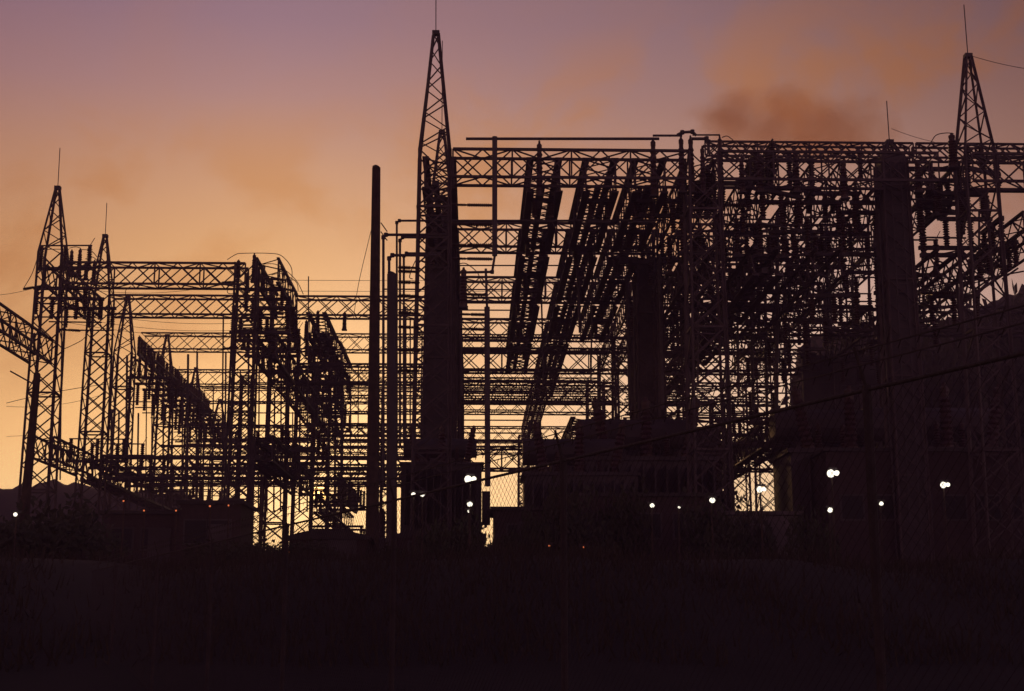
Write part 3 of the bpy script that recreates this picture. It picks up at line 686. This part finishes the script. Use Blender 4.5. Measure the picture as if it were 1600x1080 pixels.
# small buildings
def house(px0, px1, ytop, Y, depth, label, name='control_house', roof='flat', nwin=2, mt=BRICK):
    a = at(px0, ytop, Y); b = at(px1, ytop, Y); w = b.x - a.x; h = a.z - ZG
    r = thing(name, ((a.x + b.x) / 2, Y, ZG), label, 'building')
    MB().box((-w / 2, 0, -.3), (w / 2, depth, h - .12)).build('wall', mt, r)
    if roof == 'flat':
        MB().box((-w / 2 - .12, -.12, h - .118), (w / 2 + .12, depth + .12, h)).build('roof', ROOF, r)
    else:
        m = MB(); n = 14; pr = [(-w / 2 - .1 + (w + .2) * i / n, h - .12 + roof * math.sin(math.pi * i / n)) for i in range(n + 1)]
        for i in range(n):
            (x0, z0), (x1, z1) = pr[i], pr[i + 1]
            m.add([(x0, -.1, z0), (x1, -.1, z1), (x1, depth + .1, z1), (x0, depth + .1, z0), (x0, -.1, h - .2), (x1, -.1, h - .2), (x1, depth + .1, h - .2), (x0, depth + .1, h - .2)],
                  [(0, 1, 2, 3), (4, 5, 1, 0), (3, 2, 6, 7), (7, 6, 5, 4)])
        m.build('roof', ROOF, r)
    for i in range(nwin):
        x = -w / 2 + w * (i + .7) / (nwin + .6); hh = min(h * .32, .9)
        f = MB().box((x - .42, -.04, h * .45), (x + .42, .02, h * .45 + hh)).build('window', STEEL2, r)
        MB().box((x - .36, -.048, h * .45 + .06), (x + .36, -.03, h * .45 + hh - .06)).build('pane', GLASS, f)
    d = MB().box((w / 2 - 1.1, -.05, -.2), (w / 2 - .3, .02, min(h * .8, 1.95))).build('door', STEEL2, r)
    MB().bar((w / 2 - 1.0, -.09, .8), (w / 2 - 1.0, -.05, .8), .05, 6, caps=True).build('handle', PIPE, d)
    return r
house(282, 377, 782, 50, 3.0, 'small flat roofed control house at the left below the towers')
house(160, 282, 798, 52, 3.0, 'lower flat roofed store beside the left control house', 'store_house')
house(452, 574, 832, 41, 2.5, 'low shed with bowed roof in front of the setting sun', 'storage_shed', .22, 1)
house(618, 712, 830, 43, 2.5, 'low shed with bowed roof right of the steel post', 'storage_shed', .16, 1)
house(772, 860, 792, 48, 3, 'flat roofed relay house right of the bus riser', 'relay_house', 'flat', 1)
house(862, 1120, 770, 47, 3, 'long dark switch building below the transformers', 'switch_building', 'flat', 4)
house(1290, 1640, 700, 49, 5, 'wide dark switch building at right below the hillside', 'switch_building', 'flat', 6)

# yard lights
GLOBE = MB().lathe([(.02, -.5), (.32, -.4), (.48, -.15), (.5, .1), (.38, .35), (.15, .48), (.02, .5)], 12).mesh('lamp_globe', LAMP, True)
GLOBER = MB().lathe([(.02, -.5), (.32, -.4), (.48, -.15), (.5, .1), (.38, .35), (.15, .48), (.02, .5)], 10).mesh('red_globe', LAMPR, True)
LPOS = [(24, 804, 7, 38, 'white yard lamp at the far left edge'), (646, 773, 8, 39, 'left of two white lamps beside the steel post'), (660, 773, 7, 39, 'right of two white lamps beside the steel post'), (735, 749, 13, 39, 'big white lamp below the tallest tower'),
        (734, 788, 8, 39, 'small white lamp under the big one below the tallest tower'), (733, 799, 5, 39.5, 'tiniest lamp of the column below the tallest tower'), (1019, 790, 7, 39, 'white lamp in front of the long dark switch building'), (1061, 793, 4, 40, 'faintest white lamp right of the building lamp'),
        (1113, 782, 9, 40, 'white lamp left of the fence opening'), (1190, 765, 11, 40, 'white lamp in front of the bright fence opening'), (1302, 740, 14, 40, 'biggest white lamp in the right part'), (1297, 797, 8, 40, 'white lamp directly below the biggest right lamp'),
        (1377, 787, 7, 40, 'small white lamp right of the biggest right lamp'), (1477, 758, 11, 40, 'white lamp nearest the right edge')]
def lamp(px, py, dpx, Y, label, red=False):
    p = at(px, py, Y); d = dpx * Y / F; zb = ground_z(p.x, Y)
    r = thing('yard_light', (p.x, Y, zb), label, 'lamp', 'red marker lamps' if red else 'white yard lamps')
    h = p.z - zb
    MB().bar((0, .06 + d * .5, -.1), (0, .06 + d * .5, h + d * .6), .06, 8, .04, True).build('post', WOOD, r)
    MB().box((-.12, 0, h + d * .52), (.12, .16, h + d * .52 + .05)).build('hood', STEEL2, r)
    g_ = obj('lamp_globe', GLOBER if red else GLOBE, r, (0, 0, h), None, (d * random.uniform(.85, 1.1), d, d * random.uniform(.8, 1)))
    if dpx > 10:
        g_.location.x = -d * .28; g_.scale = (d * .85, d, d * .9)
        obj('lamp_globe', GLOBE, r, (d * .42, .02, h + d * .06), None, (d * .6, d * .6, d * .6))
    return r
for a in LPOS: lamp(*a)
for i, (px, py) in enumerate(((193, 783), (225, 798), (275, 798), (328, 791), (357, 790), (372, 860), (451, 862), (858, 853), (912, 855))):
    lamp(px, py, 3.0, 39.5 if i != 9 else 45, ['tiny red light low on the left hill', 'second tiny red light at left', 'third tiny red light at left', 'tiny red light on the control house roof side', 'tiny red light by the control house corner', 'tiny red light below the control house', 'tiny red light left of the bowed shed',
        'tiny orange light right of the riser', 'tiny orange light farther right of the riser', 'tiny orange light under the solid column', 'tiny orange light before the hillside', 'tiny orange light below the slanting girders'][i], True)

# ------------------------------------------------------------------ shrubs and trees
def leafmesh(name, R_, H_, n, seed):
    rnd = random.Random(seed); m = MB()
    cl = [(rnd.uniform(-.7, .7) * R_, rnd.uniform(-.7, .7) * R_, rnd.uniform(.25, .85) * H_, rnd.uniform(.25, .5) * R_) for _ in range(14)]
    for i in range(n):
        cx, cy, cz, cr = rnd.choice(cl)
        v = Vector((rnd.gauss(0, 1), rnd.gauss(0, 1), rnd.gauss(0, .8))).normalized() * cr * rnd.uniform(.5, 1.05)
        c = Vector((cx, cy, max(.05, cz))) + v; c.z = max(c.z, .03)
        a = Vector((rnd.gauss(0, 1), rnd.gauss(0, 1), rnd.gauss(0, 1))).normalized(); b = a.orthogonal().normalized()
        s = R_ * rnd.uniform(.05, .1)
        m.add([c - a * s, c + b * s * .5, c + a * s, c - b * s * .5], [(0, 1, 2, 3)])
    return m.mesh(name, LEAF)
CR = [leafmesh('crown', 1, 1.4, 1500, k) for k in range(4)]
SH = [leafmesh('leaf_mass', 1, .9, 1100, 10 + k) for k in range(3)]
ri = 0
for px, top, Y, w in ((395, 846, 38, .5), (414, 858, 38, .4), (437, 866, 37, .35), (400, 868, 36, .6), (355, 850, 37, .8), (745, 868, 38, .5), (706, 812, 40, .8), (822, 806, 42, .5), (796, 832, 40, .5), (760, 874, 37, .4), (865, 770, 45, .8), (610, 896, 36, .5), (470, 850, 37, .8), (690, 826, 41, .8),
                      (1128, 800, 43, .7), (1095, 780, 44, 1.0), (1275, 806, 42, .7), (905, 780, 44, 1.1), (980, 760, 45, 1.0), (60, 790, 44, 1.6), (120, 800, 42, 1.5), (20, 815, 41, 1.4), (1180, 806, 44, .8)):
    p = at(px, top, Y); zb = ground_z(p.x, Y) - .1
    r = thing('shrub', (p.x, Y, zb), f'dark leafy shrub {["just left of the fence gap under the left girders","in the fence gap under the left girders","right in the gap beside the bowed shed","at the gap foot below the left girders","below the control house corner","below the bus riser","left of the bus riser foot","right of the bus riser foot","beneath the relay house corner","under the bus riser gap","before the relay house right side","between the two poles at ground level","before the bowed shed left end","before the second bowed shed","left of the bright fence opening","farther left of the fence opening","right of the bright fence opening","before the switch building left end","before the switch building middle","at the foot of the first left tower","right of the first left tower foot","in the lower left corner","below the bright fence opening"][ri]}', 'shrub', 'shrubs on the bank', random.uniform(0, 6))
    h = max(.6, p.z - zb)
    obj('foliage', SH[ri % 3], r, (0, 0, 0), None, (w * 1.1, w * 1.1, h / .95))
    st = MB(); [st.bar((0, 0, 0), (random.uniform(-.4, .4) * w, random.uniform(-.4, .4) * w, h * .6), .05, 5, .02) for _ in range(5)]; st.build('stem', BARK, r)
    ri += 1
def tree(px, top, Y, w, label):
    p = at(px, top, Y); zb = ZG
    r = thing('tree', (p.x, Y, zb), label, 'tree', 'trees on the right hillside', random.uniform(0, 6)); h = p.z - zb
    tr = MB().bar((0, 0, -.5), (.1, 0, h * .6), .4, 8, .2); 
    for k in range(5):
        t = random.uniform(0, 6.28); tr.bar((.05, 0, h * (.3 + .06 * k)), (math.cos(t) * w * .6, math.sin(t) * w * .6, h * (.55 + .06 * k)), .14, 5, .04)
    tr.build('trunk', BARK, r)
    obj('crown', random.choice(CR), r, (0, 0, h * .3), None, (w, w, h * .7 / 1.35))
for i, (px, top, Y, w) in enumerate(((1330, 585, 88, 3), (1330, 545, 90, 4), (1385, 530, 92, 4), (1530, 500, 95, 3.4), (1580, 476, 93, 4), (1460, 524, 88, 3.6), (1620, 470, 90, 4.5))):
    tree(px, top, Y, w, f'dark tree on the hillside, {ORD[i]} from the left of the bare towers' if i < 3 else f'dark tree on the hillside near the right edge, {["leftmost", "middle", "before the others", "rightmost"][i-3]}')

# ------------------------------------------------------------------ weeds on the bank
wd = MB(); rw = random.Random(5)
for i in range(24000):
    y = rw.uniform(22, 44); x = rw.uniform(-.42, .42) * y
    if math.sin(x * 1.3 + y * .5) + math.sin(x * .43 + 2) + rw.uniform(-1, 1) < -1.1: continue
    z = ground_z(x, y); h = rw.uniform(.1, .55) * rw.uniform(.5, 1); a = rw.uniform(0, 6.28); dx, dy = math.cos(a) * .02, math.sin(a) * .02; lx, ly = rw.gauss(0, .09), rw.gauss(0, .09)
    wd.add([(x - dx, y - dy, z - .03), (x + dx, y + dy, z - .03), (x + lx, y + ly, z + h)], [(0, 1, 2)])
WEED = mat('dry_weed', (.05, .04, .025), (.03, .024, .016), .95, 0, 2)
tag(wd.build('weeds', WEED), 'low dry weeds growing along the dark bank', 'weeds', kind='stuff')

# ------------------------------------------------------------------ chain link fence in front
FENCE = mat('tarred_fence_wire', (.07, .055, .06), (.045, .036, .04), .9, 0, 9)
FROD = MB().bar((0, 0, 0), (0, 0, 1), 1, 8, caps=True).mesh('fence_tube', FENCE)
FA, FB = Vector((-6.5, 25, 0)), Vector((2.6, 4.8, 0)); FL = (FB - FA).length
fr = thing('chain_link_fence', FA, 'chain link fence with barbed wire along its top close to the camera', 'fence', None, math.atan2(FB.y - FA.y, FB.x - FA.x))
X0, X1, ZF = 0, FL, 2.84
x = 1.9
while x < FL:
    member(fr, 'post', (x, .04, 0), (x, .04, ZF + .02), .045, FROD)
    member(fr, 'barb_arm', (x, .04, ZF), (x, -.02, ZF + .2), .018, FROD)
    x += 3.05
member(fr, 'top_rail', (X0, .04, ZF), (X1, .04, ZF + .0), .02, FROD)
fm = MB(); pt_ = .062; z0 = .05
def clipx(p, q, xv): t = (xv - p.x) / (q.x - p.x); return p.lerp(q, t)
k = X0 - (ZF - z0)
while k < X1:
    for sgn in (1, -1):
        a = Vector((k if sgn == 1 else k + (ZF - z0), 0 if sgn == 1 else .005, z0))
        b = a + Vector((sgn * (ZF - z0), 0, ZF - z0))
        lo, hi = (a, b) if a.x < b.x else (b, a)
        if hi.x <= X0 or lo.x >= X1: continue
        if lo.x < X0: lo = clipx(lo, hi, X0)
        if hi.x > X1: hi = clipx(lo, hi, X1)
        fm.bar(lo, hi, .0026, 3)
    k += pt_
fm.build('wire_mesh', FENCE, fr)['kind'] = 'stuff'
for z in (2.93, 3.0):
    bw_ = MB().bar((X0, -.01, z), (X1, -.01, z + .02), .006, 4)
    x = X0
    while x < X1:
        bw_.bar((x - .012, -.01, z - .015), (x + .012, -.01, z + .02), .006, 3); x += .125
    bw_.build('barbed_wire', FENCE, fr)

# ------------------------------------------------------------------ haze volume, added to lift the blacks toward purple
hz = MB().box((-295, -105, -1.2), (295, 295, 31)); hm = bpy.data.materials.new('haze'); hm.use_nodes = True; hm.node_tree.nodes.clear()
pv = hm.node_tree.nodes.new('ShaderNodeVolumePrincipled'); ho = hm.node_tree.nodes.new('ShaderNodeOutputMaterial')
pv.inputs['Color'].default_value = (.88, .64, .98, 1); pv.inputs['Density'].default_value = .0014; pv.inputs['Anisotropy'].default_value = .3
hm.node_tree.links.new(pv.outputs[0], ho.inputs['Volume'])
ho_ = hz.build('haze', hm); ho_['kind'] = 'stuff'; ho_['label'] = 'thin purple haze added over the yard to lift the blacks'

# ------------------------------------------------------------------ smoke, drifting far behind the yard
def smoke(px, py, wpx, hpx, Y, dens, seed, label):
    c = at(px, py, Y); w = wpx * Y / F / 2; h = hpx * Y / F / 2; dp = w * .45
    import bmesh
    bm = bmesh.new(); bmesh.ops.create_icosphere(bm, subdivisions=3, radius=1.0); me = bpy.data.meshes.new('smoke_plume'); bm.to_mesh(me); bm.free()
    m = bpy.data.materials.new('smoke'); m.use_nodes = True; t = m.node_tree; t.nodes.clear()
    tcn = t.nodes.new('ShaderNodeTexCoord'); ln_ = t.nodes.new('ShaderNodeVectorMath'); ln_.operation = 'LENGTH'; t.links.new(tcn.outputs['Object'], ln_.inputs[0])
    mp_ = t.nodes.new('ShaderNodeMapping'); mp_.inputs['Scale'].default_value = (w / h * .9, 1, 1); mp_.inputs['Location'].default_value = (seed, 0, 0); t.links.new(tcn.outputs['Object'], mp_.inputs[0])
    n = t.nodes.new('ShaderNodeTexNoise'); n.inputs['Scale'].default_value = 1.3; n.inputs['Detail'].default_value = 4; n.inputs['Distortion'].default_value = .5; t.links.new(mp_.outputs[0], n.inputs[0])
    def mm(op, a, b, cl=False):
        q = t.nodes.new('ShaderNodeMath'); q.operation = op; q.use_clamp = cl
        for i, v in enumerate((a, b)):
            if isinstance(v, (int, float)): q.inputs[i].default_value = v
            else: t.links.new(v, q.inputs[i])
        return q.outputs[0]
    edge = mm('SUBTRACT', .98, ln_.outputs['Value'])
    dn = mm('ADD', mm('MULTIPLY', mm('SUBTRACT', n.outputs[0], .52), 3.2), mm('MULTIPLY', edge, 1.6))
    dn = mm('MULTIPLY', mm('MULTIPLY', dn, mm('MULTIPLY', edge, 6.0, True), True), dens)
    pv = t.nodes.new('ShaderNodeVolumePrincipled'); pv.inputs['Color'].default_value = (.25, .2, .17, 1); pv.inputs['Absorption Color'].default_value = (.85, .45, .2, 1); t.links.new(dn, pv.inputs['Density']); pv.inputs['Anisotropy'].default_value = .2
    o = t.nodes.new('ShaderNodeOutputMaterial'); t.links.new(pv.outputs[0], o.inputs['Volume'])
    m.cycles.volume_step_rate = 1.0
    me.materials.append(m); ob = obj('smoke_plume', me, None, c, None, (w, dp, h)); ob['kind'] = 'stuff'; ob['label'] = label
    return ob
smoke(1245, 196, 420, 165, 520, .075, 3.7, 'brown smoke plume drifting above the right block')
smoke(1128, 196, 110, 80, 500, .085, 1.2, 'small brown puff at the left end of the plume')
